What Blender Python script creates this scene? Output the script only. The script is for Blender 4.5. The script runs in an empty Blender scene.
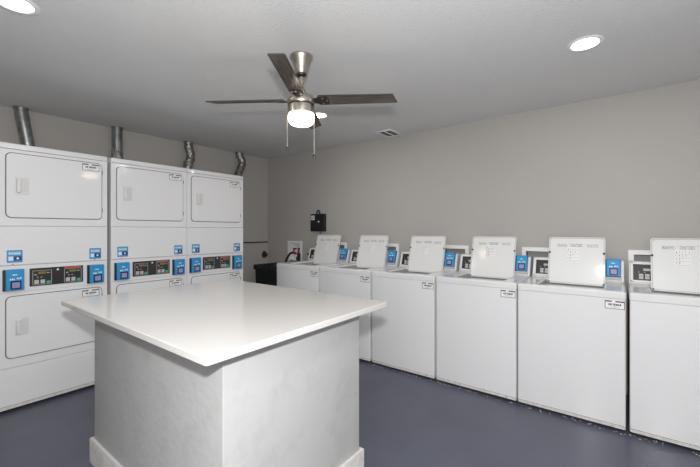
import bpy, math, random
from mathutils import Vector, Matrix
random.seed(7)
S = bpy.context.scene
COL = S.collection

# ------------------------------------------------------------------ camera
F_PX, YAW, Y_HOR, CAM_H = 352.844, 0.648878, 230.22, 1.33
cam_d = bpy.data.cameras.new('camera')
cam_d.sensor_width = 36.0
cam_d.lens = 36.0 * F_PX / 700.0
cam_d.shift_y = -(233.5 - Y_HOR) / 700.0
cam_d.clip_start = 0.02
cam = bpy.data.objects.new('camera', cam_d)
cam.location = (0, 0, CAM_H)
cam.rotation_euler = (math.pi / 2, 0, YAW)
COL.objects.link(cam)
S.camera = cam

# ------------------------------------------------------------------ world and light
w = bpy.data.worlds.new('world'); S.world = w
w.use_nodes = True
w.node_tree.nodes['Background'].inputs[0].default_value = (0.5, 0.5, 0.52, 1)
w.node_tree.nodes['Background'].inputs[1].default_value = 0.05
S.view_settings.view_transform = 'Standard'
S.view_settings.look = 'None'
S.view_settings.gamma = 1.0
S.view_settings.use_curve_mapping = False
S.view_settings.exposure = 0.93
# the photographer's flash, just above the camera (all shadows of the counter and fan point back to it)
fl = bpy.data.lights.new('camera_flash', 'POINT')
fl.energy = 88.0; fl.shadow_soft_size = 0.035; fl.color = (0.985, 0.99, 1.0)
flo = bpy.data.objects.new('camera_flash', fl)
flo.location = (0.03, -0.02, 1.56);COL.objects.link(flo)
DOWNLIGHT, GLOBE = 2.6, 4.5          # downlight power in watts; globe emission strength

# ------------------------------------------------------------------ materials
MATS = {}
def mat(name, col, rough=0.5, metal=0.0, spec=0.5, emit=None, estr=0.0, bump=None, vary=None, coat=0.0, aniso=None):
    """vary=(scale, amount): fine tone variation; bump=(scale, strength, distance)."""
    m = bpy.data.materials.new(name); m.use_nodes = True
    nt = m.node_tree; b = nt.nodes['Principled BSDF']
    c = (*col, 1)
    b.inputs['Base Color'].default_value = c
    b.inputs['Roughness'].default_value = rough
    b.inputs['Metallic'].default_value = metal
    b.inputs['Specular IOR Level'].default_value = spec
    b.inputs['Coat Weight'].default_value = coat
    if emit:
        b.inputs['Emission Color'].default_value = (*emit, 1); b.inputs['Emission Strength'].default_value = estr
    tc = None
    if vary or bump or aniso:
        tc = nt.nodes.new('ShaderNodeTexCoord')
    if vary:
        n = nt.nodes.new('ShaderNodeTexNoise'); n.inputs['Scale'].default_value = vary[0]; n.inputs['Detail'].default_value = 6
        nt.links.new(tc.outputs['Object'], n.inputs['Vector'])
        r = nt.nodes.new('ShaderNodeMapRange')
        r.inputs[1].default_value = .3; r.inputs[2].default_value = .7
        r.inputs[3].default_value = 1 - vary[1]; r.inputs[4].default_value = 1 + vary[1]
        nt.links.new(n.outputs['Fac'], r.inputs[0])
        x = nt.nodes.new('ShaderNodeVectorMath'); x.operation = 'SCALE'
        x.inputs[0].default_value = col
        nt.links.new(r.outputs[0], x.inputs['Scale']); nt.links.new(x.outputs[0], b.inputs['Base Color'])
    if bump:
        n = nt.nodes.new('ShaderNodeTexNoise'); n.inputs['Scale'].default_value = bump[0]; n.inputs['Detail'].default_value = 5
        nt.links.new(tc.outputs['Object'], n.inputs['Vector'])
        bp = nt.nodes.new('ShaderNodeBump'); bp.inputs['Strength'].default_value = bump[1]; bp.inputs['Distance'].default_value = bump[2]
        nt.links.new(n.outputs['Fac'], bp.inputs['Height']); nt.links.new(bp.outputs[0], b.inputs['Normal'])
    MATS[name] = m
    return m

mat('wall_paint', (0.430, 0.411, 0.389), 0.75, bump=(55, .12, .01), vary=(1.2, .02), spec=.3)
mat('ceiling_paint', (0.69, 0.69, 0.685), 0.8, bump=(75, .3, .01), vary=(1.5, .02), spec=.2)
mat('floor_paint', (0.083, 0.089, 0.122), 0.34, bump=(14, .06, .01), vary=(2.2, .12), spec=.45)
mat('enamel', (0.735, 0.737, 0.745), 0.08, spec=.5)
mat('enamel_deck', (0.72, 0.72, 0.725), 0.12, spec=.6)
mat('lid_enamel', (0.73, 0.735, 0.725), 0.11, spec=.5)
mat('white_plastic', (0.66, 0.66, 0.65), 0.4)
mat('base_flange', (0.62, 0.61, 0.58), 0.45, vary=(30, .12))
mat('seam', (0.03, 0.03, 0.032), 0.8)
mat('gasket', (0.10, 0.10, 0.105), 0.6)
mat('black_rubber', (0.012, 0.012, 0.013), 0.5)
mat('black_plastic', (0.016, 0.016, 0.018), 0.35)
mat('bin_plastic', (0.014, 0.014, 0.016), 0.4, bump=(9, .3, .02))
mat('bag_plastic', (0.02, 0.02, 0.022), 0.22, bump=(22, .6, .03))
mat('panel_black', (0.028, 0.026, 0.026), 0.3)
mat('panel_line', (0.45, 0.44, 0.42), 0.5)
mat('panel_red', (0.55, 0.10, 0.07), 0.4)
mat('display_amber', (0.22, 0.17, 0.04), 0.3)
mat('button_grey', (0.46, 0.455, 0.455), 0.45)
mat('button_green', (0.05, 0.42, 0.24), 0.4)
mat('reader_blue', (0.02, 0.27, 0.55), 0.32)
mat('reader_navy', (0.012, 0.03, 0.10), 0.25)
mat('reader_screen', (0.30, 0.27, 0.48), 0.2)
mat('print_white', (0.62, 0.74, 0.82), 0.5)
mat('sticker_blue', (0.045, 0.26, 0.50), 0.45)
mat('sticker_pale', (0.25, 0.50, 0.68), 0.5)
mat('sticker_navy', (0.012, 0.03, 0.16), 0.45)
mat('label_paper', (0.78, 0.78, 0.77), 0.5)
mat('ink', (0.06, 0.06, 0.065), 0.6)
mat('ink_mid', (0.20, 0.20, 0.20), 0.6)
mat('ink_pale', (0.34, 0.34, 0.34), 0.6)
mat('galvanised', (0.36, 0.37, 0.375), 0.33, metal=1.0, vary=(25, .25), bump=(30, .08, .01))
mat('foil', (0.42, 0.41, 0.39), 0.28, metal=1.0, bump=(60, .9, .02), vary=(40, .4))
mat('dark_galvanised', (0.34, 0.34, 0.335), 0.25, metal=1.0, bump=(38, .7, .02), vary=(30, .4))
mat('brushed_nickel', (0.52, 0.475, 0.42), 0.30, metal=1.0)
mat('dark_metal', (0.06, 0.05, 0.045), 0.4, metal=.8)
mat('stainless', (0.5, 0.5, 0.5), 0.3, metal=1.0)
mat('globe_glass', (0.9, 0.85, 0.78), 0.4, emit=(1.0, 0.80, 0.57), estr=GLOBE)
mat('led_lens', (0.9, 0.9, 0.88), 0.4, emit=(1.0, 0.98, 0.955), estr=4.0)
mat('trim_white', (0.80, 0.80, 0.79), 0.45)
mat('vent_white', (0.82, 0.82, 0.80), 0.5)
mat('quartz', (0.60, 0.585, 0.565), 0.15, spec=.5, vary=(140, .02))
mat('valve_red', (0.35, 0.012, 0.02), 0.4)
mat('valve_blue', (0.02, 0.06, 0.35), 0.4)
mat('brass', (0.45, 0.33, 0.14), 0.35, metal=1.0)
mat('chain', (0.75, 0.68, 0.58), 0.35, metal=.6)
mat('tub_grey', (0.30, 0.30, 0.30), 0.4)
mat('recess_grey', (0.33, 0.33, 0.33), 0.5)
mat('pocket_shade', (0.60, 0.60, 0.60), 0.4)
mat('lint', (0.42, 0.40, 0.37), 0.9)
mat('rust', (0.16, 0.07, 0.035), 0.8, vary=(60, .3))
mat('conduit_dark', (0.035, 0.03, 0.028), 0.5)

def painted_board(name, col, chip):
    """White paint over plaster: long scuffs, pits and a few worn, dirty patches with their own shape."""
    m = mat(name, col, 0.6, spec=.35)
    nt = m.node_tree; b = nt.nodes['Principled BSDF']
    tc = nt.nodes.new('ShaderNodeTexCoord')
    n1 = nt.nodes.new('ShaderNodeTexNoise'); n1.inputs['Scale'].default_value = 7; n1.inputs['Detail'].default_value = 9; n1.inputs['Roughness'].default_value = .7
    nt.links.new(tc.outputs['Object'], n1.inputs['Vector'])
    cr = nt.nodes.new('ShaderNodeValToRGB')
    cr.color_ramp.elements[0].position = .30; cr.color_ramp.elements[0].color = tuple(c * (1 - chip) for c in col) + (1,)
    cr.color_ramp.elements[1].position = .50; cr.color_ramp.elements[1].color = (*col, 1)
    nt.links.new(n1.outputs['Fac'], cr.inputs[0]); nt.links.new(cr.outputs[0], b.inputs['Base Color'])
    n2 = nt.nodes.new('ShaderNodeTexNoise'); n2.inputs['Scale'].default_value = 26; n2.inputs['Detail'].default_value = 4
    nt.links.new(tc.outputs['Object'], n2.inputs['Vector'])
    bp = nt.nodes.new('ShaderNodeBump'); bp.inputs['Strength'].default_value = .16; bp.inputs['Distance'].default_value = .012
    nt.links.new(n2.outputs['Fac'], bp.inputs['Height']); nt.links.new(bp.outputs[0], b.inputs['Normal'])
painted_board('island_paint', (0.46, 0.46, 0.455), .11)
painted_board('island_board', (0.60, 0.59, 0.57), .30)

def wood(name):
    m = mat(name, (.1, .07, .05), 0.24, spec=.5)
    nt = m.node_tree; b = nt.nodes['Principled BSDF']
    tc = nt.nodes.new('ShaderNodeTexCoord'); mp = nt.nodes.new('ShaderNodeMapping')
    mp.inputs['Scale'].default_value = (3.0, 60, 60)
    n = nt.nodes.new('ShaderNodeTexNoise'); n.inputs['Scale'].default_value = 2.2; n.inputs['Detail'].default_value = 6
    cr = nt.nodes.new('ShaderNodeValToRGB')
    cr.color_ramp.elements[0].position = .35; cr.color_ramp.elements[0].color = (.028, .021, .017, 1)
    cr.color_ramp.elements[1].position = .68; cr.color_ramp.elements[1].color = (.115, .09, .074, 1)
    nt.links.new(tc.outputs['Object'], mp.inputs[0]); nt.links.new(mp.outputs[0], n.inputs['Vector'])
    nt.links.new(n.outputs['Fac'], cr.inputs[0]); nt.links.new(cr.outputs[0], b.inputs['Base Color'])
wood('blade_wood')

# ------------------------------------------------------------------ mesh building
class MB:
    def __init__(s): s.v = []; s.f = []; s.c = []
    def loft(s, rings, cap0=True, cap1=True, closed=True):
        n = len(rings[0]); base = len(s.v)
        for r in rings: s.v += [tuple(p) for p in r]
        for k in range(len(rings) - 1):
            a, b = base + k * n, base + (k + 1) * n
            for i in range(n if closed else n - 1):
                j = (i + 1) % n
                s.f.append((a + i, a + j, b + j, b + i))
        if cap0: s.c.append(len(s.f)); s.f.append(tuple(base + i for i in reversed(range(n))))
        if cap1: s.c.append(len(s.f)); s.f.append(tuple(base + (len(rings) - 1) * n + i for i in range(n)))
        return s
    def box(s, x0, x1, y0, y1, z0, z1):
        return s.loft([[(x0, y0, z), (x1, y0, z), (x1, y1, z), (x0, y1, z)] for z in (z0, z1)])
    def plate(s, fr, u0, u1, v0, v1, n0, n1, r=0.0, bev=0.0, seg=5):
        """Slab on a frame (origin, U, V, N); r rounds its corners, bev softens its front edge."""
        O, U, V, N = fr
        def ring(ins, n):
            return [O + U * u + V * v + N * n for u, v in rrect(u0 + ins, u1 - ins, v0 + ins, v1 - ins, max(r - ins, r * .1), seg)]
        rs = [ring(0, n0), ring(0, n1 - bev)]
        if bev > 0:
            rs.append(ring(bev * .3, n1 - bev * .3)); rs.append(ring(bev, n1))
        return s.loft(rs)
    def tube(s, path, rad, n=14, caps=True):
        path = [Vector(p) for p in path]; rings = []
        rads = rad if isinstance(rad, (list, tuple)) else [rad] * len(path)
        up = None
        for i, p in enumerate(path):
            t = (path[min(i + 1, len(path) - 1)] - path[max(i - 1, 0)]).normalized()
            if up is None:
                up = t.orthogonal().normalized()
            a = (up - t * up.dot(t)).normalized(); b = t.cross(a); up = a
            rings.append([p + (a * math.cos(q) + b * math.sin(q)) * rads[i] for q in [2 * math.pi * k / n for k in range(n)]])
        return s.loft(rings, caps, caps)
    def lathe(s, prof, c=(0, 0), n=32, caps=True):
        rings = [[(c[0] + r * math.cos(2 * math.pi * k / n), c[1] + r * math.sin(2 * math.pi * k / n), z) for k in range(n)] for r, z in prof]
        return s.loft(rings, caps, caps)
    def build(s, name, m, parent=None, smooth=28, loc=None):
        me = bpy.data.meshes.new(name); me.from_pydata(s.v, [], s.f); me.update()
        import bmesh
        bm = bmesh.new(); bm.from_mesh(me); bmesh.ops.recalc_face_normals(bm, faces=bm.faces); bm.to_mesh(me); bm.free()
        me.materials.append(MATS[m])
        if smooth:
            me.shade_smooth(); me.set_sharp_from_angle(angle=math.radians(smooth))
            for i in s.c: me.polygons[i].use_smooth = False
        o = bpy.data.objects.new(name, me); COL.objects.link(o)
        if parent: o.parent = parent
        if 'print' in name: o['kind'] = 'stuff'
        if loc: o.location = loc
        return o

def rrect(u0, u1, v0, v1, r, seg=5):
    if r <= 1e-6: return [(u0, v0), (u1, v0), (u1, v1), (u0, v1)]
    out = []
    for cu, cv, a in ((u1 - r, v0 + r, -90), (u1 - r, v1 - r, 0), (u0 + r, v1 - r, 90), (u0 + r, v0 + r, 180)):
        for k in range(seg + 1):
            t = math.radians(a + 90 * k / seg); out.append((cu + r * math.cos(t), cv + r * math.sin(t)))
    return out

def V3(*a): return Vector(a)
def smooth_path(pts, n=8):
    pts = [Vector(p) for p in pts]; P = [pts[0]] + pts + [pts[-1]]; out = []
    for i in range(1, len(P) - 2):
        p0, p1, p2, p3 = P[i - 1:i + 3]
        for k in range(n):
            t = k / n
            out.append(.5 * ((2 * p1) + (p2 - p0) * t + (2 * p0 - 5 * p1 + 4 * p2 - p3) * t * t + (3 * p1 - p0 - 3 * p2 + p3) * t ** 3))
    out.append(pts[-1]); return out

def thing(name, label, cat, loc, group=None, rz=0.0):
    o = bpy.data.objects.new(name, None); COL.objects.link(o)
    o.empty_display_size = .1
    o.location = loc; o.rotation_euler = (0, 0, rz)
    return tag(o, label, cat, group)
def tag(o, label, cat, group=None):
    o['label'] = label; o['category'] = cat
    if group: o['group'] = group
    return o
def struct(o): o['kind'] = 'structure'; return o
def children(o): return [c for c in COL.objects if c.parent == o]
def copy_tree(o, parent=None):
    c = o.copy(); COL.objects.link(c)
    if parent: c.parent = parent
    for ch in children(o): copy_tree(ch, c)
    return c

# ------------------------------------------------------------------ the room
XL, XR, YF, YB, ZC = -4.37, 1.5, -1.1, 3.63, 2.44
T = .12
struct(MB().box(XL - T, XR + T, YF - T, YB + T, -.1, 0).build('floor', 'floor_paint', smooth=0))
struct(MB().box(XL - T, XR + T, YF - T, YB + T, ZC, ZC + .1).build('ceiling', 'ceiling_paint', smooth=0))
struct(MB().box(XL - T, XL, YF - T, YB + T, 0, ZC).build('wall_left', 'wall_paint', smooth=0))
struct(MB().box(XR, XR + T, YF - T, YB + T, 0, ZC).build('wall_right', 'wall_paint', smooth=0))
struct(MB().box(XL, XR, YF - T, YF, 0, ZC).build('wall_front', 'wall_paint', smooth=0))
# back wall with the openings of the recessed water outlet boxes
BOXES = [(-3.912, -3.615), (-3.10, -2.802), (-2.335, -2.035), (-1.517, -1.217), (-0.718, -0.418), (0.067, 0.367)]
BZ0, BZ1 = .868, 1.172
m = MB()
m.box(XL, XR, YB, YB + T, 0, BZ0 + .02).box(XL, XR, YB, YB + T, BZ1 - .02, ZC)
xs = [XL] + [q for a, b in BOXES for q in (a + .02, b - .02)] + [XR]
for i in range(0, len(xs), 2): m.box(xs[i], xs[i + 1], YB, YB + T, BZ0 + .02, BZ1 - .02)
struct(m.build('wall_back', 'wall_paint', smooth=0))

# ------------------------------------------------------------------ island and worktop
isl = thing('island_base', 'painted plaster island with white baseboards standing under the quartz worktop', 'island', (-1.761, 1.147, 0))
IX, IY = .639, .418
MB().loft([[V3(u, v, z) for u, v in rrect(-IX, IX, -IY, IY, .006, 3)] for z in (0.0, .902)]).build('body', 'island_paint', isl)
BT, BH = .018, .137
def board(x0, x1, y0, y1):
    mb = MB()
    mb.loft([[(x0, y0, z), (x1, y0, z), (x1, y1, z), (x0, y1, z)] for z in (0, BH - .004)] +
            [[(x0 + .002, y0 + .002, BH), (x1 - .002, y0 + .002, BH), (x1 - .002, y1 - .002, BH), (x0 + .002, y1 - .002, BH)]])
    return mb.build('baseboard', 'island_board', isl)
board(-IX - BT, IX + BT, -IY - BT, -IY); board(-IX - BT, IX + BT, IY, IY + BT)
board(-IX - BT, -IX, -IY, IY); board(IX, IX + BT, -IY, IY)
ct = MB().loft([[V3(u, v, z) for u, v in rrect(-.7505 + i, .7505 - i, -.5475 + i, .5475 - i, .012 - i, 4)]
                for i, z in ((.003, 0), (0, .003), (0, .025), (.003, .028))]).build('countertop', 'quartz', loc=(-1.7745, 1.1525, .902))
tag(ct, 'large square-edged white quartz worktop resting on the island', 'countertop')

# ------------------------------------------------------------------ small shared pieces
def text_bars(mb, fr, u0, u1, v0, v1, n, hmin=.35, seed=0, gap=.35):
    """A row of print too small to read: short strokes of uneven width along a line."""
    rnd = random.Random(seed); u = u0
    while u < u1 - 1e-4:
        wd = min(rnd.uniform(.004, .013), u1 - u)
        h = (v1 - v0) * rnd.uniform(hmin, 1)
        mb.plate(fr, u, u + wd, v0, v0 + h, n, n + .0004)
        u += wd + .0022 + (rnd.random() < gap) * .004
    return mb

def service_label(parent, fr, u0, u1, v0, v1, n):
    """Small framed sticker: header line, bold line, fine line."""
    b = MB().plate(fr, u0, u1, v0, v1, n, n + .0008).build('label_sticker', 'label_paper', parent, smooth=0)
    k = MB(); t = .0034; n += .0008
    for a in ((u0, u1, v0, v0 + t), (u0, u0 + t, v0, v1), (u1 - t, u1, v0, v1)): k.plate(fr, *a, n, n + .0004)
    W, H = u1 - u0, v1 - v0
    k.plate(fr, u0, u0 + W * .36, v1 - H * .16, v1, n, n + .0004); k.plate(fr, u0 + W * .54, u1, v1 - H * .16, v1, n, n + .0004)
    text_bars(k, fr, u0 + W * .18, u0 + W * .82, v0 + H * .42, v0 + H * .68, n, .7, 3, .2)
    k.build('print', 'ink', b, smooth=0)
    k = text_bars(MB(), fr, u0 + W * .28, u0 + W * .72, v0 + H * .20, v0 + H * .30, n, .6, 4)
    k.build('fine_print', 'ink_pale', b, smooth=0)

def card_reader(parent, fr, u0, u1, v0, v1, n):
    """Blue payment reader: black back shell, blue face, navy bezel, lilac screen, small white print."""
    W, H = u1 - u0, v1 - v0
    r = MB().plate(fr, u0 + W * .12, u1 - .002, v0, v1, n + .010, n + .032, .007, .006).build('card_reader', 'reader_blue', parent)
    MB().plate(fr, u0, u1, v0 - .002, v1 - .002, n, n + .012, .004, .002).build('back_shell', 'black_plastic', r)
    MB().plate(fr, u0 + W * .32, u0 + W * .84, v0 + H * .06, v0 + H * .46, n + .032, n + .0345, .003, .001).build('screen_bezel', 'reader_navy', r)
    MB().plate(fr, u0 + W * .40, u0 + W * .76, v0 + H * .13, v0 + H * .39, n + .0345, n + .0352).build('screen', 'reader_screen', r, smooth=0)
    k = MB(); z = n + .032
    k.plate(fr, u0 + W * .42, u0 + W * .64, v0 + H * .72, v0 + H * .77, z, z + .0004)
    text_bars(k, fr, u0 + W * .30, u0 + W * .52, v0 + H * .50, v0 + H * .60, z, .5, 11)
    text_bars(k, fr, u0 + W * .62, u0 + W * .84, v0 + H * .53, v0 + H * .63, z, .5, 12)
    k.build('print', 'print_white', r, smooth=0)
    return r

# ------------------------------------------------------------------ stacked dryers along the left wall
DX, DW, DH = -3.538, .342, 1.968      # front plane, half width, height
FD = (V3(0, 0, 0), V3(0, 1, 0), V3(0, 0, 1), V3(1, 0, 0))
DRYERS = 'white stacked dryers along the left wall'

def dryer_door(t, v0, v1):
    u0, u1 = -.297, .297
    MB().plate(FD, u0 - .005, u1 + .005, v0 - .005, v1 + .005, 0, .002, .036).build('door_gasket', 'gasket', t)
    d = MB().plate(FD, u0, u1, v0, v1, 0, .011, .032, .004, 6).build('door', 'enamel', t)
    vm = (v0 + v1) / 2
    hd = MB().plate(FD, u0 + .045, u0 + .122, vm - .064, vm + .064, .011, .015, .008, .003).build('handle_pad', 'white_plastic', d)
    MB().plate(FD, u0 + .052, u0 + .078, vm - .054, vm + .054, .015, .030, .010, .006).build('grip', 'white_plastic', d)
    MB().plate(FD, u0 + .081, u0 + .116, vm - .052, vm + .054, .015, .0156, .012).build('pocket_shade_plate', 'pocket_shade', d)  # flat plate, no real hollow; the recess shade is in its greyer colour
    for z in (v0 + .075, v1 - .075):
        MB().plate(FD, u1 + .002, u1 + .008, z - .018, z + .018, 0, .007, .003, .002).build('hinge', 'gasket', t)
    service_label(d, FD, u1 - .139, u1 - .019, v1 - .068, v1 - .012, .011)

def dryer_panel(t):
    """Black twin control board and its keys, between the two card readers."""
    n = -.004
    p = MB().plate(FD, -.168, .166, .904, 1.040, n, n + .008, .003, .002).build('control_panel', 'panel_black', t)
    n += .008
    for s, u0 in ((0, -.152), (1, .040)):
        u1 = u0 + .114; v0, v1 = .912, 1.022
        k = MB(); tk = .0028
        for a in ((u0, u1, v0, v0 + tk), (u0, u1, v1 - tk, v1), (u0, u0 + tk, v0, v1), (u1 - tk, u1, v0, v1)): k.plate(FD, *a, n, n + .0005)
        k.build('outline', 'panel_line', p, smooth=0)
        MB().plate(FD, u0 + .034, u0 + .078, .994, 1.012, n, n + .0012, .002).build('display', 'display_amber', p)
        k = MB()
        for uu in (u0 + .030, u0 + .052): k.loft([[FD[0] + V3(q, uu + a, .966 + b) for a, b in ((-.006, 0), (.006, 0), (0, .010))] for q in (n, n + .0006)])
        text_bars(k, FD, u0 + .012, u0 + .026, .985, .996, n, .5, 5); text_bars(k, FD, u0 + .084, u0 + .104, .998, 1.006, n, .5, 6)
        k.build('print', 'panel_line', p, smooth=0)
        for uu in (u0 + .010, u0 + .046):
            b = MB().plate(FD, uu, uu + .027, .920, .950, n, n + .003, .003, .001).build('button', 'button_grey', p)
        MB().plate(FD, u0 + .083, u0 + .107, .919, .938, n, n + .003, .003, .001).build('start_button', 'button_green', p)
        if s: MB().plate(FD, u0 + .002, u1 - .004, 1.026, 1.036, n, n + .0006).build('red_strip', 'panel_red', p, smooth=0)
    MB().loft([[V3(q, a, b) for a, b in ((-.008, 1.014), (.008, 1.014), (.004, 1.028), (-.004, 1.028))] for q in (n, n + .0006)]).build('badge', 'label_paper', p, smooth=0)

def blue_sticker(t, u0, u1, v0, v1):
    s = MB().plate(FD, u0, u1, v0, v1, .004, .0052, .002).build('blue_sticker', 'sticker_blue', t, smooth=0)
    n = .0052; W, H = u1 - u0, v1 - v0
    MB().plate(FD, u0 + W * .1, u1 - W * .12, v0 + H * .62, v0 + H * .88, n, n + .0004).build('header_print', 'sticker_pale', s, smooth=0)
    text_bars(MB(), FD, u0 + W * .14, u1 - W * .16, v0 + H * .68, v0 + H * .82, n + .0004, .5, 8).build('print', 'print_white', s, smooth=0)
    MB().plate(FD, u0 + W * .1, u0 + W * .40, v0 + H * .16, v0 + H * .50, n, n + .0004).build('white_square', 'print_white', s, smooth=0)
    MB().plate(FD, u0 + W * .44, u1 - W * .06, v0 + H * .16, v0 + H * .50, n, n + .0004).build('navy_square', 'sticker_navy', s, smooth=0)
    c = (u0 + W * .69, v0 + H * .33); k = MB()
    k.loft([[V3(q, c[0] + a * W * .1, c[1] + b * H * .11) for a, b in ((-1, 0), (0, -1), (1, 0), (0, 1))] for q in (n + .0004, n + .0008)])
    k.build('symbol', 'print_white', s, smooth=0)

def make_dryer():
    t = thing('stack_dryer', '', 'dryer', (DX, 0, 0), DRYERS)
    MB().box(-.655, -.010, -DW, DW, .022, DH - .040).build('cabinet', 'enamel', t, smooth=0)
    def front(name, v0, v1, n1=0.0, bev=.004, m='enamel'):
        return MB().plate(FD, -DW, DW, v0, v1, -.010, n1, 0, bev).build(name, m, t)
    front('kick_panel', .046, .317); front('base_flange', .022, .044, .001, .002, 'base_flange')
    front('lower_front', .320, .870); front('control_fascia', .873, 1.068, -.004, .002)
    front('middle_panel', 1.071, 1.358, .004, .007); front('upper_front', 1.361, DH - .043)
    MB().loft([[V3(x, y, z) for x, y in rrect(-.655 + i, .003 - i, -DW + i, DW - i, .006, 2)] for i, z in ((0, DH - .039), (0, DH - .006), (.004, DH))]).build('top_panel', 'enamel', t)
    dryer_door(t, .392, .842); dryer_door(t, 1.424, 1.896)
    dryer_panel(t)
    blue_sticker(t, -.294, -.208, 1.092, 1.183); blue_sticker(t, .209, .293, 1.088, 1.178)
    card_reader(t, FD, -.316, -.199, .888, 1.043, -.004); card_reader(t, FD, .194, .312, .884, 1.039, -.004)
    for u in (-.262, .247): MB().plate(FD, u - .004, u + .004, 1.076, 1.084, .004, .0065, .0038, .001).build('lock_screw', 'gasket', t)
    for x in (-.60, -.06):
        for y in (-.30, .30): MB().lathe([(.018, 0), (.020, .006), (.012, .022)], (x, y), 12).build('foot', 'black_rubber', t)
    return t
d0 = make_dryer()
DL = [(.829, 'white stacked dryer under the straight vent duct that leans slightly, first of its row'),
      (1.540, 'middle white stacked dryer, standing between two others below a straight vent duct'),
      (2.227, 'white stacked dryer at the corner end of the row, nearest the black trash can')]
for i, (y, lab) in enumerate(DL):
    d = d0 if i == 0 else copy_tree(d0)
    d.location = (DX, y, 0); d['label'] = lab

# ------------------------------------------------------------------ vent ducts behind the dryers
PX, PR = -4.298, .051
DUCTS = 'metal vent ducts rising to the ceiling'
def duct(label, pts, mtl, seams=(), foil=None, into=-4.18):
    o = Vector((PX, pts[0][0], 0))
    P = [V3(PX, y, z) - o for y, z in pts]
    t = thing('vent_duct', label, 'duct', o, DUCTS)
    MB().tube(P, PR, 20).build('pipe', mtl, t, smooth=50)
    a = P[0]; b = P[1]
    MB().tube([a + V3(0, 0, -.001), a + V3(0, 0, -.012)], PR + .005, 20).build('ceiling_collar', 'galvanised', t)
    for k, s in enumerate(seams):
        i = s; q = P[i]; dr = (P[min(i + 1, len(P) - 1)] - P[max(i - 1, 0)]).normalized()
        MB().tube([q - dr * .006, q + dr * .006], PR + .0035, 20).build('seam_ring', mtl, t)
    if foil:
        z0, z1, y = foil
        path = [V3(0, y - o.y, z0 + (z1 - z0) * k / 6) for k in range(7)]
        MB().tube(path, [PR + .003 + .003 * (k % 2) for k in range(7)], 20).build('foil_wrap', 'foil', t, smooth=60)
    return t
def drop(y, z): return (y, z)
duct('smooth galvanised duct leaning slightly between the ceiling and the first stacked dryer',
     [(.742, 2.438), (.755, 2.34), (.790, 2.11), (.808, 2.00), (.812, 1.55)], 'galvanised', (1,))
duct('straight galvanised duct with crumpled foil wrap near its foot, above the middle dryer',
     [(1.513, 2.438), (1.513, 2.30), (1.513, 2.11), (1.513, 1.98), (1.513, 1.55)], 'galvanised', (1,), (2.03, 2.19, 1.513))
duct('dark jointed duct with a shallow kink halfway up and a foil joint',
     [(2.305, 2.438), (2.310, 2.37), (2.332, 2.30), (2.336, 2.23), (2.300, 2.17), (2.292, 2.10), (2.292, 1.98), (2.292, 1.55)], 'dark_galvanised', (1, 2, 3, 4), (2.13, 2.20, 2.306))
duct('dark jointed elbow duct bending sideways, beside the room corner',
     [(3.052, 2.438), (3.066, 2.385), (3.100, 2.325), (3.104, 2.285), (3.078, 2.22), (3.035, 2.12), (2.99, 2.00), (2.95, 1.88), (2.95, 1.55)], 'dark_galvanised', (1, 2, 3, 4, 5))

# ------------------------------------------------------------------ top-loading washers along the back wall
WY = 2.921
FW = (V3(0, 0, 0), V3(1, 0, 0), V3(0, 0, 1), V3(0, -1, 0))
WASHERS = 'white top-loading washers with raised lids'
LV = V3(0, .1, .367).normalized(); LN = V3(0, -.367, .1).normalized(); LL = .396; LW = .199
FL = (V3(.006, .479, .889), V3(1, 0, 0), LV, LN)
CV = V3(0, .055, .170).normalized(); CN = V3(0, -.170, .055).normalized(); CL = .1787
FC = (V3(0, .540, .925), V3(1, 0, 0), CV, CN)

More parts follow.
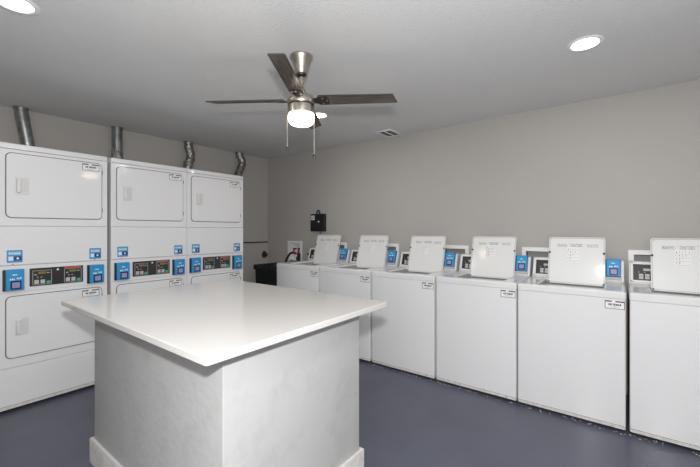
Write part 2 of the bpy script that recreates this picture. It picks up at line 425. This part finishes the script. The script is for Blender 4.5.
def make_washer(xl, xr, label):
    t = thing('washing_machine', label, 'washer', ((xl + xr) / 2, WY, 0), WASHERS)
    h = (xr - xl) / 2
    MB().loft([[V3(x, y, z) for x, y in rrect(-h + i, h - i, i, .680 - i, .012, 3)] for i, z in ((0, .046), (0, .872), (.002, .8755))]).build('cabinet', 'enamel', t)
    MB().loft([[V3(x, y, z) for x, y in rrect(-h, h, -.001, .680, .010, 2)] for z in (.024, .0435)]).build('base_flange', 'base_flange', t)
    # deck with its loading opening
    rr = lambda i, z, r=.014: [V3(x, y, z) for x, y in rrect(-h + i, h - i, i, .685 - i, r, 6)]
    op = lambda i, z: [V3(x, y, z) for x, y in rrect(-.205 + i, .205 - i, .080 + i, .508 - i, .05, 6)]
    MB().loft([rr(0, .8765), rr(-.002, .879), rr(-.002, .915), rr(.0014, .920), rr(.010, .925), op(-.010, .925), op(-.0014, .920), op(0, .912)], False, False).build('deck', 'enamel_deck', t, smooth=24)
    MB().loft([op(0, .912), op(.001, .882)], False, False).build('opening_shade_wall', 'tub_grey', t)  # wall of the opening, greyed to draw the shadow line below the lid
    MB().loft([op(.001, .882), op(.006, .876), op(.012, .874), op(.014, .845), op(.05, .84)], False, True).build('tub_well', 'tub_grey', t)
    for u in (-.22, .22):
        MB().plate((V3(u, .30, .925), V3(1, 0, 0), V3(0, 1, 0), V3(0, 0, 1)), -.008, .008, -.02, .02, 0, .003, .006, .001).build('lid_bumper', 'button_grey', t)
    # raised lid
    def ring(i, n): return [FL[0] + FL[1] * u + LV * v + LN * n for u, v in rrect(-LW + i, LW - i, i, LL - i, max(.020 - i, .006), 6)]
    lid = MB().loft([ring(.006, -.020), ring(.001, -.017), ring(0, -.002), ring(.0015, 0), ring(.006, 0), ring(.0085, -.0025), ring(.012, -.0025)]).build('lid', 'lid_enamel', t, smooth=30)
    MB().loft([ring(.006, -.0005), ring(.006, .0004), ring(.0105, .0004), ring(.0105, -.002)], False, False).build('rim_shade_ring', 'panel_line', lid)  # grey ring drawn in place of the shaded groove inside the lid rim
    for u, v, r in ((-LW + .009, .262, .008), (LW - .009, .262, .008), (-LW + .012, .012, .006), (LW - .012, .012, .006), (-LW + .020, LL - .016, .002), (LW - .020, LL - .016, .002)):
        MB().plate(FL, u - r, u + r, v - r, v + r, -.003, .0045, r, .001, 3).build('lid_screw', 'black_rubber', lid)
    k = MB(); n = -.0025
    for a, b in ((-.132, -.062), (-.036, .048), (.078, .150)):
        for row in range(3):
            text_bars(k, FL, a, b, LL - .064 - row * .009, LL - .058 - row * .009, n, .4, row * 7 + int(a * 100))
    for u in (-.051, .060, .162): k.plate(FL, u, u + .004, LL - .060, LL - .056, n, n + .0004)
    k.build('instruction_print', 'ink_mid', lid, smooth=0)
    ic = MB().plate(FL, -.064, .024, LL - .205, LL - .086, n, n + .0004).build('diagram_sticker', 'label_paper', lid, smooth=0)
    k = MB(); rnd = random.Random(2); n += .0004
    for row in range(4):
        v = LL - .112 - row * .027
        for q in range(5 - row):
            u = -.058 + q * .017 + rnd.uniform(-.002, .002); s = rnd.uniform(.0014, .0024)
            k.plate(FL, u, u + s * 2, v + rnd.uniform(0, .01), v + .003 + rnd.uniform(.01, .012), n, n + .0003)
        k.plate(FL, -.060, .020, v - .007, v - .0055, n, n + .0003)
    k.build('print', 'ink_mid', ic, smooth=0)
    # control console at the back
    prof = ((.540, .925), (.594, 1.083), (.602, 1.088), (.680, 1.088), (.680, .925))
    con = MB().loft([[V3(x, y, z) for y, z in prof] for x in (-h + .008, h - .003)]).build('console', 'white_plastic', t, smooth=0)
    u0 = -h + .016; u1 = u0 + .215
    fr = MB()
    b = .017
    for a in ((u0, u1, .008, .008 + b), (u0, u1, CL - .030, CL - .010), (u0, u0 + b, .008, CL - .010), (u1 - b, u1, .008, CL - .010)): fr.plate(FC, *a, 0, .010, 0, .003)
    fr.build('panel_frame', 'enamel', con)
    cp = MB().plate(FC, u0 + b, u1 - b, .008 + b, CL - .030, 0, .003).build('control_panel', 'panel_black', t, smooth=0)
    a = u0 + b; n = .003
    MB().plate(FC, a + .060, a + .140, .100, .118, n, n + .001).build('display', 'panel_line', cp, smooth=0)
    for q in range(4):
        for row in range(2):
            MB().plate(FC, a + .034 + q * .036, a + .060 + q * .036, .036 + row * .021, .055 + row * .021, n, n + .003, .002, .001, 2).build('button', 'button_grey', cp)
    k = MB()
    for q in range(4): k.plate(FC, a + .030 + q * .036, a + .036 + q * .036, .086, .092, n, n + .0006)
    k.build('print', 'panel_line', cp, smooth=0)
    u1 = h - .005
    MB().plate(FC, u1 - .135, u1, .006, CL - .014, 0, .006, .004, .002).build('reader_mount', 'enamel', con)
    MB().plate(FC, u1 - .125, u1 - .012, .014, .034, .006, .022, .003, .002).build('coin_tray', 'button_grey', con)
    card_reader(t, FC, u1 - .124, u1 - .018, .036, CL - .002, .006)
    service_label(t, FW, h - .112, h - .006, .808, .862, 0.0)
    for x in (-h + .07, h - .07):
        for y in (.05, .63): MB().lathe([(.017, 0), (.020, .005), (.010, .024)], (x, y), 12).build('foot', 'black_rubber', t)
    for x in (-h + .07, h - .07): MB().plate(FW, x - .005, x + .005, .030, .038, .001, .003, .004, .001, 2).build('base_screw', 'stainless', t)
    return t
ORD = ['first', 'second', 'third', 'fourth', 'fifth', 'sixth']
WX = [(-3.354, -2.665), (-2.643, -1.966), (-1.945, -1.287), (-1.269, -.6185), (-.6085, .0435), (.0625, .716)]
for i, (a, b) in enumerate(WX):
    tail = ['next to the trash can in the corner', 'second in the row from the trash can', 'third in the row from the trash can',
            'fourth in the row from the trash can', 'fifth in the row from the trash can', 'sixth in the row from the trash can'][i]
    wm = make_washer(a, b, 'white top-loading washing machine with raised lid, ' + tail)
    if i == 5:
        hw = (b - a) / 2
        MB().box(-hw - .0012, -hw, .012, .60, .046, .872).build('side_panel', 'rust', wm, smooth=0)['label'] = 'rust-stained side of the cabinet'

# ------------------------------------------------------------------ recessed water outlet boxes
OUT = 'recessed water outlet boxes behind the washers'
OL = ['white recessed outlet box with black hoses on the wall above the corner washer', ] + \
     ['white recessed outlet box on the wall above the %s washer from the trash can' % q for q in ('second', 'third', 'fourth', 'fifth', 'sixth')]
FB = (V3(0, 0, 0), V3(1, 0, 0), V3(0, 0, 1), V3(0, -1, 0))
for i, (a, b) in enumerate(BOXES):
    c = (a + b) / 2; hw = (b - a) / 2; hh = (BZ1 - BZ0) / 2
    t = thing('outlet_box', OL[i], 'outlet box', (c, YB, (BZ0 + BZ1) / 2), OUT)
    f = MB(); e = .036
    f.loft([[V3(x, y, z) for x, z in q] for y, q in (
        (-.001, rrect(-hw, hw, -hh, hh, .004, 2)), (-.008, rrect(-hw, hw, -hh, hh, .004, 2)), (-.011, rrect(-hw + .004, hw - .004, -hh + .004, hh - .004, .004, 2)),
        (-.011, rrect(-hw + e, hw - e, -hh + e, hh - e, .004, 2)), (-.003, rrect(-hw + e, hw - e, -hh + e, hh - e, .004, 2)))], False, False)
    MB().loft([[V3(x, y, z) for x, z in rrect(-hw + e, hw - e, -hh + e, hh - e, .004, 2)] for y in (-.003, .078)], False, True).build('recess', 'recess_grey' if i else 'trim_white', t)
    f.build('frame', 'trim_white', t)
    for s, mm in ((-1, 'valve_red'), (1, 'valve_blue')):
        v = MB().tube([(s * .05, .072, .035), (s * .05, .035, .035), (s * .05, .025, .02), (s * .05, .020, -.02)], .011, 10).build('valve', 'dark_metal', t, smooth=50)
        MB().plate((V3(s * .05, .025, .045), V3(1, 0, 0), V3(0, 0, 1), V3(0, -1, 0)), -.016, .016, -.007, .007, -.006, .012, .005, .002, 3).build('valve_handle', mm if i or s < 0 else 'black_plastic', v)

# hoses of the corner washer
def hose(pts, label, r=.014):
    o = Vector(pts[0])
    t = thing('water_hose', label, 'hose', o, 'black hoses beside the corner washer')
    MB().tube([p - o for p in smooth_path(pts)], r, 10).build('hose', 'black_rubber', t, smooth=60)
    q = Vector(pts[-1]) - o
    MB().tube([q + V3(0, 0, -.012), q + V3(0, 0, .022)], r + .005, 10).build('coupling', 'valve_red' if 'red' in label else 'black_plastic', t)
    return t
hose([(-3.93, 3.57, .62), (-3.90, 3.57, .85), (-3.85, 3.565, .935), (-3.785, 3.56, .995), (-3.72, 3.562, 1.006), (-3.700, 3.570, .995)], 'thick black hose arching from the outlet box, with a red coupling', .015)
hose([(-3.635, 3.575, .60), (-3.632, 3.575, .82), (-3.625, 3.57, .90), (-3.622, 3.565, .985)], 'short thick upright black hose standing in front of the outlet box', .022)
hose([(-3.90, 3.575, .55), (-3.82, 3.58, .86), (-3.76, 3.58, .882), (-3.69, 3.58, .885), (-3.672, 3.58, .93)], 'thin black hose sagging across the bottom of the outlet box', .007)
# small stop valve beside the corner washer's console
t = thing('stop_valve', 'small black handled stop valve standing beside the corner washer console', 'valve', (-3.43, 3.58, .86))
MB().tube([(0, 0, 0), (0, 0, .135)], .009, 10).build('stem', 'galvanised', t)
MB().lathe([(.004, .128), (.030, .130), (.034, .140), (.030, .150), (.004, .152)], (0, 0), 14).build('handle', 'black_plastic', t)
MB().tube([(0, 0, .012), (0, .048, .012)], .008, 10).build('wall_pipe', 'galvanised', t)

# ------------------------------------------------------------------ black box, rail and gas outlet on the walls
t = thing('wall_box', 'black metal box with a small paper tag mounted on the back wall', 'wall box', (-3.283, YB, 1.315))
MB().plate(FB, -.1255, .1255, 0, .240, .001, .050, .006, .005).build('case', 'black_plastic', t)
MB().plate(FB, -.119, .119, .007, .233, .050, .0525, .004, .002).build('cover', 'black_plastic', t)
tg = MB().plate(FB, -.110, -.042, .156, .216, .0525, .0535).build('paper_tag', 'label_paper', t, smooth=0)
k = MB()
for q in range(3): k.plate(FB, -.103 + q * .021, -.090 + q * .021, .166, .206, .0535, .0539)
k.build('print', 'ink_pale', tg, smooth=0)
MB().plate(FB, .022, .044, .120, .142, .0525, .060, .0105, .002, 5).build('lock_cylinder', 'label_paper', t)
MB().tube(smooth_path([(-.022, -.025, .238), (-.022, -.025, .268), (.002, -.025, .288), (.026, -.025, .268), (.026, -.025, .238)]), .009, 10).build('cable_loop', 'black_rubber', t, smooth=60)
MB().tube([(.030, -.02, .002), (.028, -.012, -.04), (.026, -.009, -.40)], .005, 8).build('power_cord', 'conduit_dark', t, smooth=60)

t = thing('wall_rail', 'thin dark horizontal rail on the left wall above the gas outlet', 'rail', (XL, 3.38, 1.148))
MB().plate((V3(0, 0, 0), V3(0, 1, 0), V3(0, 0, 1), V3(1, 0, 0)), -.42, .235, -.008, .008, .001, .022, .003, .003).build('rail', 'conduit_dark', t)
t = thing('gas_outlet', 'round dark shutoff fitting on the left wall above the trash can', 'valve', (XL, 3.555, .955))
FX = (V3(0, 0, 0), V3(0, 1, 0), V3(0, 0, 1), V3(1, 0, 0))
MB().plate(FX, -.048, .048, -.058, .058, .001, .010, .046, .003, 8).build('escutcheon', 'dark_galvanised', t)
MB().plate(FX, -.032, .030, -.040, .040, .010, .05, .026, .010, 6).build('body', 'black_plastic', t)
MB().plate(FX, -.010, .040, .022, .040, .03, .062, .007, .003, 4).build('lever', 'stainless', t)

# ------------------------------------------------------------------ trash can
t = thing('trash_can', 'tall black plastic trash can with a bin liner in the corner', 'trash can', (-3.69, 3.225, 0))
def sq(hx, hy, z, r=.03): return [V3(x, y, z) for x, y in rrect(-hx, hx, -hy, hy, r, 5)]
MB().loft([sq(.225, .165, 0), sq(.230, .170, .01), sq(.245, .188, .80), sq(.256, .199, .803), sq(.258, .201, .845), sq(.248, .191, .848), sq(.242, .185, .80), sq(.222, .162, .02)]).build('body', 'bin_plastic', t, smooth=35)
rnd = random.Random(5); ln = MB(); N = len(sq(.2, .2, 0))
def wob(ring, a): return [p + V3(rnd.uniform(-a, a), rnd.uniform(-a, a), rnd.uniform(-a, a) * 1.6) for p in ring]
ln.loft([wob(sq(.263, .206, .80), .002), wob(sq(.264, .207, .83), .001), wob(sq(.263, .206, .856), .001), wob(sq(.256, .199, .864), .001), wob(sq(.240, .183, .856), .002), wob(sq(.234, .177, .70), .003), wob(sq(.19, .13, .40), .004)], False, True)
ln.build('bin_liner', 'bag_plastic', t, smooth=50)

# ------------------------------------------------------------------ ceiling fan
FXY = (-1.610, 1.609)
t = thing('ceiling_fan', 'brushed nickel ceiling fan with four dark wood blades and a lit globe', 'ceiling fan', (*FXY, ZC))
MB().lathe([(.074, -.001), (.0745, -.007), (.070, -.018), (.059, -.036), (.050, -.058), (.043, -.085), (.038, -.110), (.034, -.115)], n=40).build('canopy', 'brushed_nickel', t, smooth=40)
MB().lathe([(.034, -.114), (.031, -.126), (.014, -.132)], n=24).build('canopy_cap', 'dark_metal', t)
MB().lathe([(.0125, -.130), (.0125, -.152), (.020, -.156), (.020, -.176), (.014, -.180), (.016, -.200), (.028, -.214), (.028, -.246)], n=20).build('downrod', 'brushed_nickel', t)
MB().lathe([(.026, -.236), (.058, -.246), (.080, -.260), (.088, -.276), (.0895, -.304), (.086, -.311), (.070, -.312)], n=44).build('motor_housing', 'brushed_nickel', t, smooth=40)
MB().lathe([(.070, -.311), (.082, -.312), (.082, -.319), (.070, -.320)], n=40).build('shadow_ring', 'dark_metal', t)
MB().lathe([(.070, -.319), (.086, -.320), (.087, -.330), (.086, -.371), (.078, -.373)], n=44).build('light_ring', 'brushed_nickel', t, smooth=40)
MB().lathe([(.074, -.372), (.080, -.374), (.0835, -.382), (.0835, -.402), (.078, -.422), (.066, -.434), (.048, -.440), (.022, -.443), (.004, -.443)], n=44).build('light_globe', 'globe_glass', t, smooth=60)
def blade(az):
    b = MB(); pitch = math.radians(-12)
    U = V3(math.cos(az), math.sin(az), 0); W = V3(-math.sin(az), math.cos(az), 0)
    Wp = W * math.cos(pitch) + V3(0, 0, 1) * math.sin(pitch); Np = U.cross(Wp)
    O = V3(0, 0, -.280)
    # the blade keeps its own axis as object X so that the grain runs along it
    M = Matrix((U, Wp, Np)).transposed().to_4x4()
    out = [(.120, -.050), (.578, -.047), (.612, .042), (.602, .048), (.120, .054), (.108, .046), (.108, -.042)]
    o = MB().loft([[V3(x, y, z) for x, y in out] for z in (-.003, .003)]).build('blade', 'blade_wood', t, smooth=0)
    o.matrix_local = Matrix.Translation(O) @ M
    br = MB().loft([[V3(x, y, z) for x, y in ((.070, -.018), (.125, -.040), (.172, -.040), (.176, .040), (.125, .040), (.070, .018))] for z in (-.0075, -.003)]).build('blade_bracket', 'dark_metal', o, smooth=0)
    for x, y in ((.140, -.028), (.140, .028), (.165, 0)):
        MB().lathe([(.0065, -.0075), (.0065, -.010), (.003, -.0112)], (x, y), 10).build('screw', 'stainless', o)
for a in (33.5, 123.5, 213.5, 303.5): blade(math.radians(a))
s_, c_ = math.sin(YAW), math.cos(YAW)
for off, dep, z1 in ((-.089, -.010, -.577), (.0835, -.02, -.628)):
    x, y = off * c_ - (-dep) * -s_ * 0 + dep * -s_, off * s_ + dep * c_
    k = MB()
    MB().tube([(x * .97, y * .97, -.330), (x, y, -.336), (x, y, z1)], .0011, 6).build('pull_chain', 'brushed_nickel', t)
    MB().lathe([(.002, z1), (.0065, z1 - .004), (.0095, z1 - .016), (.007, z1 - .026), (.002, z1 - .030)], (x, y), 12).build('pull_knob', 'black_plastic', t)
MB().tube([(-.086 * c_, -.086 * s_ , -.328), (-.094 * c_, -.094 * s_, -.328)], .006, 10).build('chain_spout', 'brushed_nickel', t)

# ------------------------------------------------------------------ recessed downlights
DLS = 'round recessed downlights in the ceiling'
for x, y, lab in ((-.154, 2.515, 'lit round recessed downlight in the ceiling above the washers with white trim'),
                  (-2.346, .384, 'lit round recessed downlight in the ceiling near the first stacked dryer'),
                  (-2.292, 2.528, 'lit round recessed downlight in the ceiling behind the fan globe'),
                  (-.154, .384, 'lit round recessed downlight in the ceiling over the open floor beside the island')):
    t = thing('downlight', lab, 'light', (x, y, ZC), DLS)
    MB().lathe([(.094, -.0005), (.095, -.003), (.090, -.0065), (.076, -.0075), (.071, -.005), (.070, -.0005)], n=40, caps=False).build('trim_ring', 'trim_white', t, smooth=50)
    MB().lathe([(.001, -.0042), (.045, -.004), (.070, -.0028), (.070, -.001), (.001, -.001)], n=36).build('lens', 'led_lens', t, smooth=60)
    ld = bpy.data.lights.new('downlight_lamp', 'AREA'); ld.shape = 'DISK'; ld.size = .13; ld.energy = DOWNLIGHT; ld.color = (1.0, .98, .955)
    lo = bpy.data.objects.new('downlight_lamp', ld); COL.objects.link(lo); lo.parent = t; lo.location = (0, 0, -.009)

# ------------------------------------------------------------------ ceiling register
t = thing('ceiling_vent', 'small white louvred air register in the ceiling by the back wall', 'vent', (-2.08, 3.482, ZC))
q = MB(); hx, hy, e = .100, .140, .022
q.loft([[V3(x, y, z) for x, y in p] for z, p in ((-.001, rrect(-hx, hx, -hy, hy, .003, 2)), (-.006, rrect(-hx, hx, -hy, hy, .003, 2)),
       (-.010, rrect(-hx + .006, hx - .006, -hy + .006, hy - .006, .003, 2)), (-.010, rrect(-hx + e, hx - e, -hy + e, hy - e, .003, 2)), (-.001, rrect(-hx + e, hx - e, -hy + e, hy - e, .003, 2)))], False, False)
q.build('frame', 'vent_white', t)
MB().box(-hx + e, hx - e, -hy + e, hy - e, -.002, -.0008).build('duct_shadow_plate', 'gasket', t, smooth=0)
for k in range(6):
    x = -hx + e + .014 + k * .0255
    s = MB(); s.loft([[V3(x + a, y, z) for a, z in ((-.008, -.003), (.006, -.010), (.0075, -.0095), (-.0065, -.0025))] for y in (-hy + e, hy - e)])
    s.build('slat', 'vent_white', t, smooth=0)
MB().box(-.004, .004, -hy + e, hy - e, -.0105, -.002).build('centre_bar', 'vent_white', t, smooth=0)

# ------------------------------------------------------------------ lint and rust under the washers
rnd = random.Random(9); k = MB()
for i in range(170):
    x = rnd.uniform(-2.0, .7) if i % 3 else rnd.uniform(-2.0, -1.0)
    y = WY + rnd.uniform(-.022, .012); r = rnd.uniform(.002, .007)
    k.loft([[V3(x + math.cos(a + rnd.random()) * r * q, y + math.sin(a) * r * q, z) for a in (0, 1.57, 3.14, 4.71)] for q, z in ((1, 0.0), (.6, r * .8))])
o = k.build('floor_lint', 'lint', smooth=0); o['kind'] = 'stuff'; tag(o, 'grey lint and crumbs along the foot of the washers', 'lint')
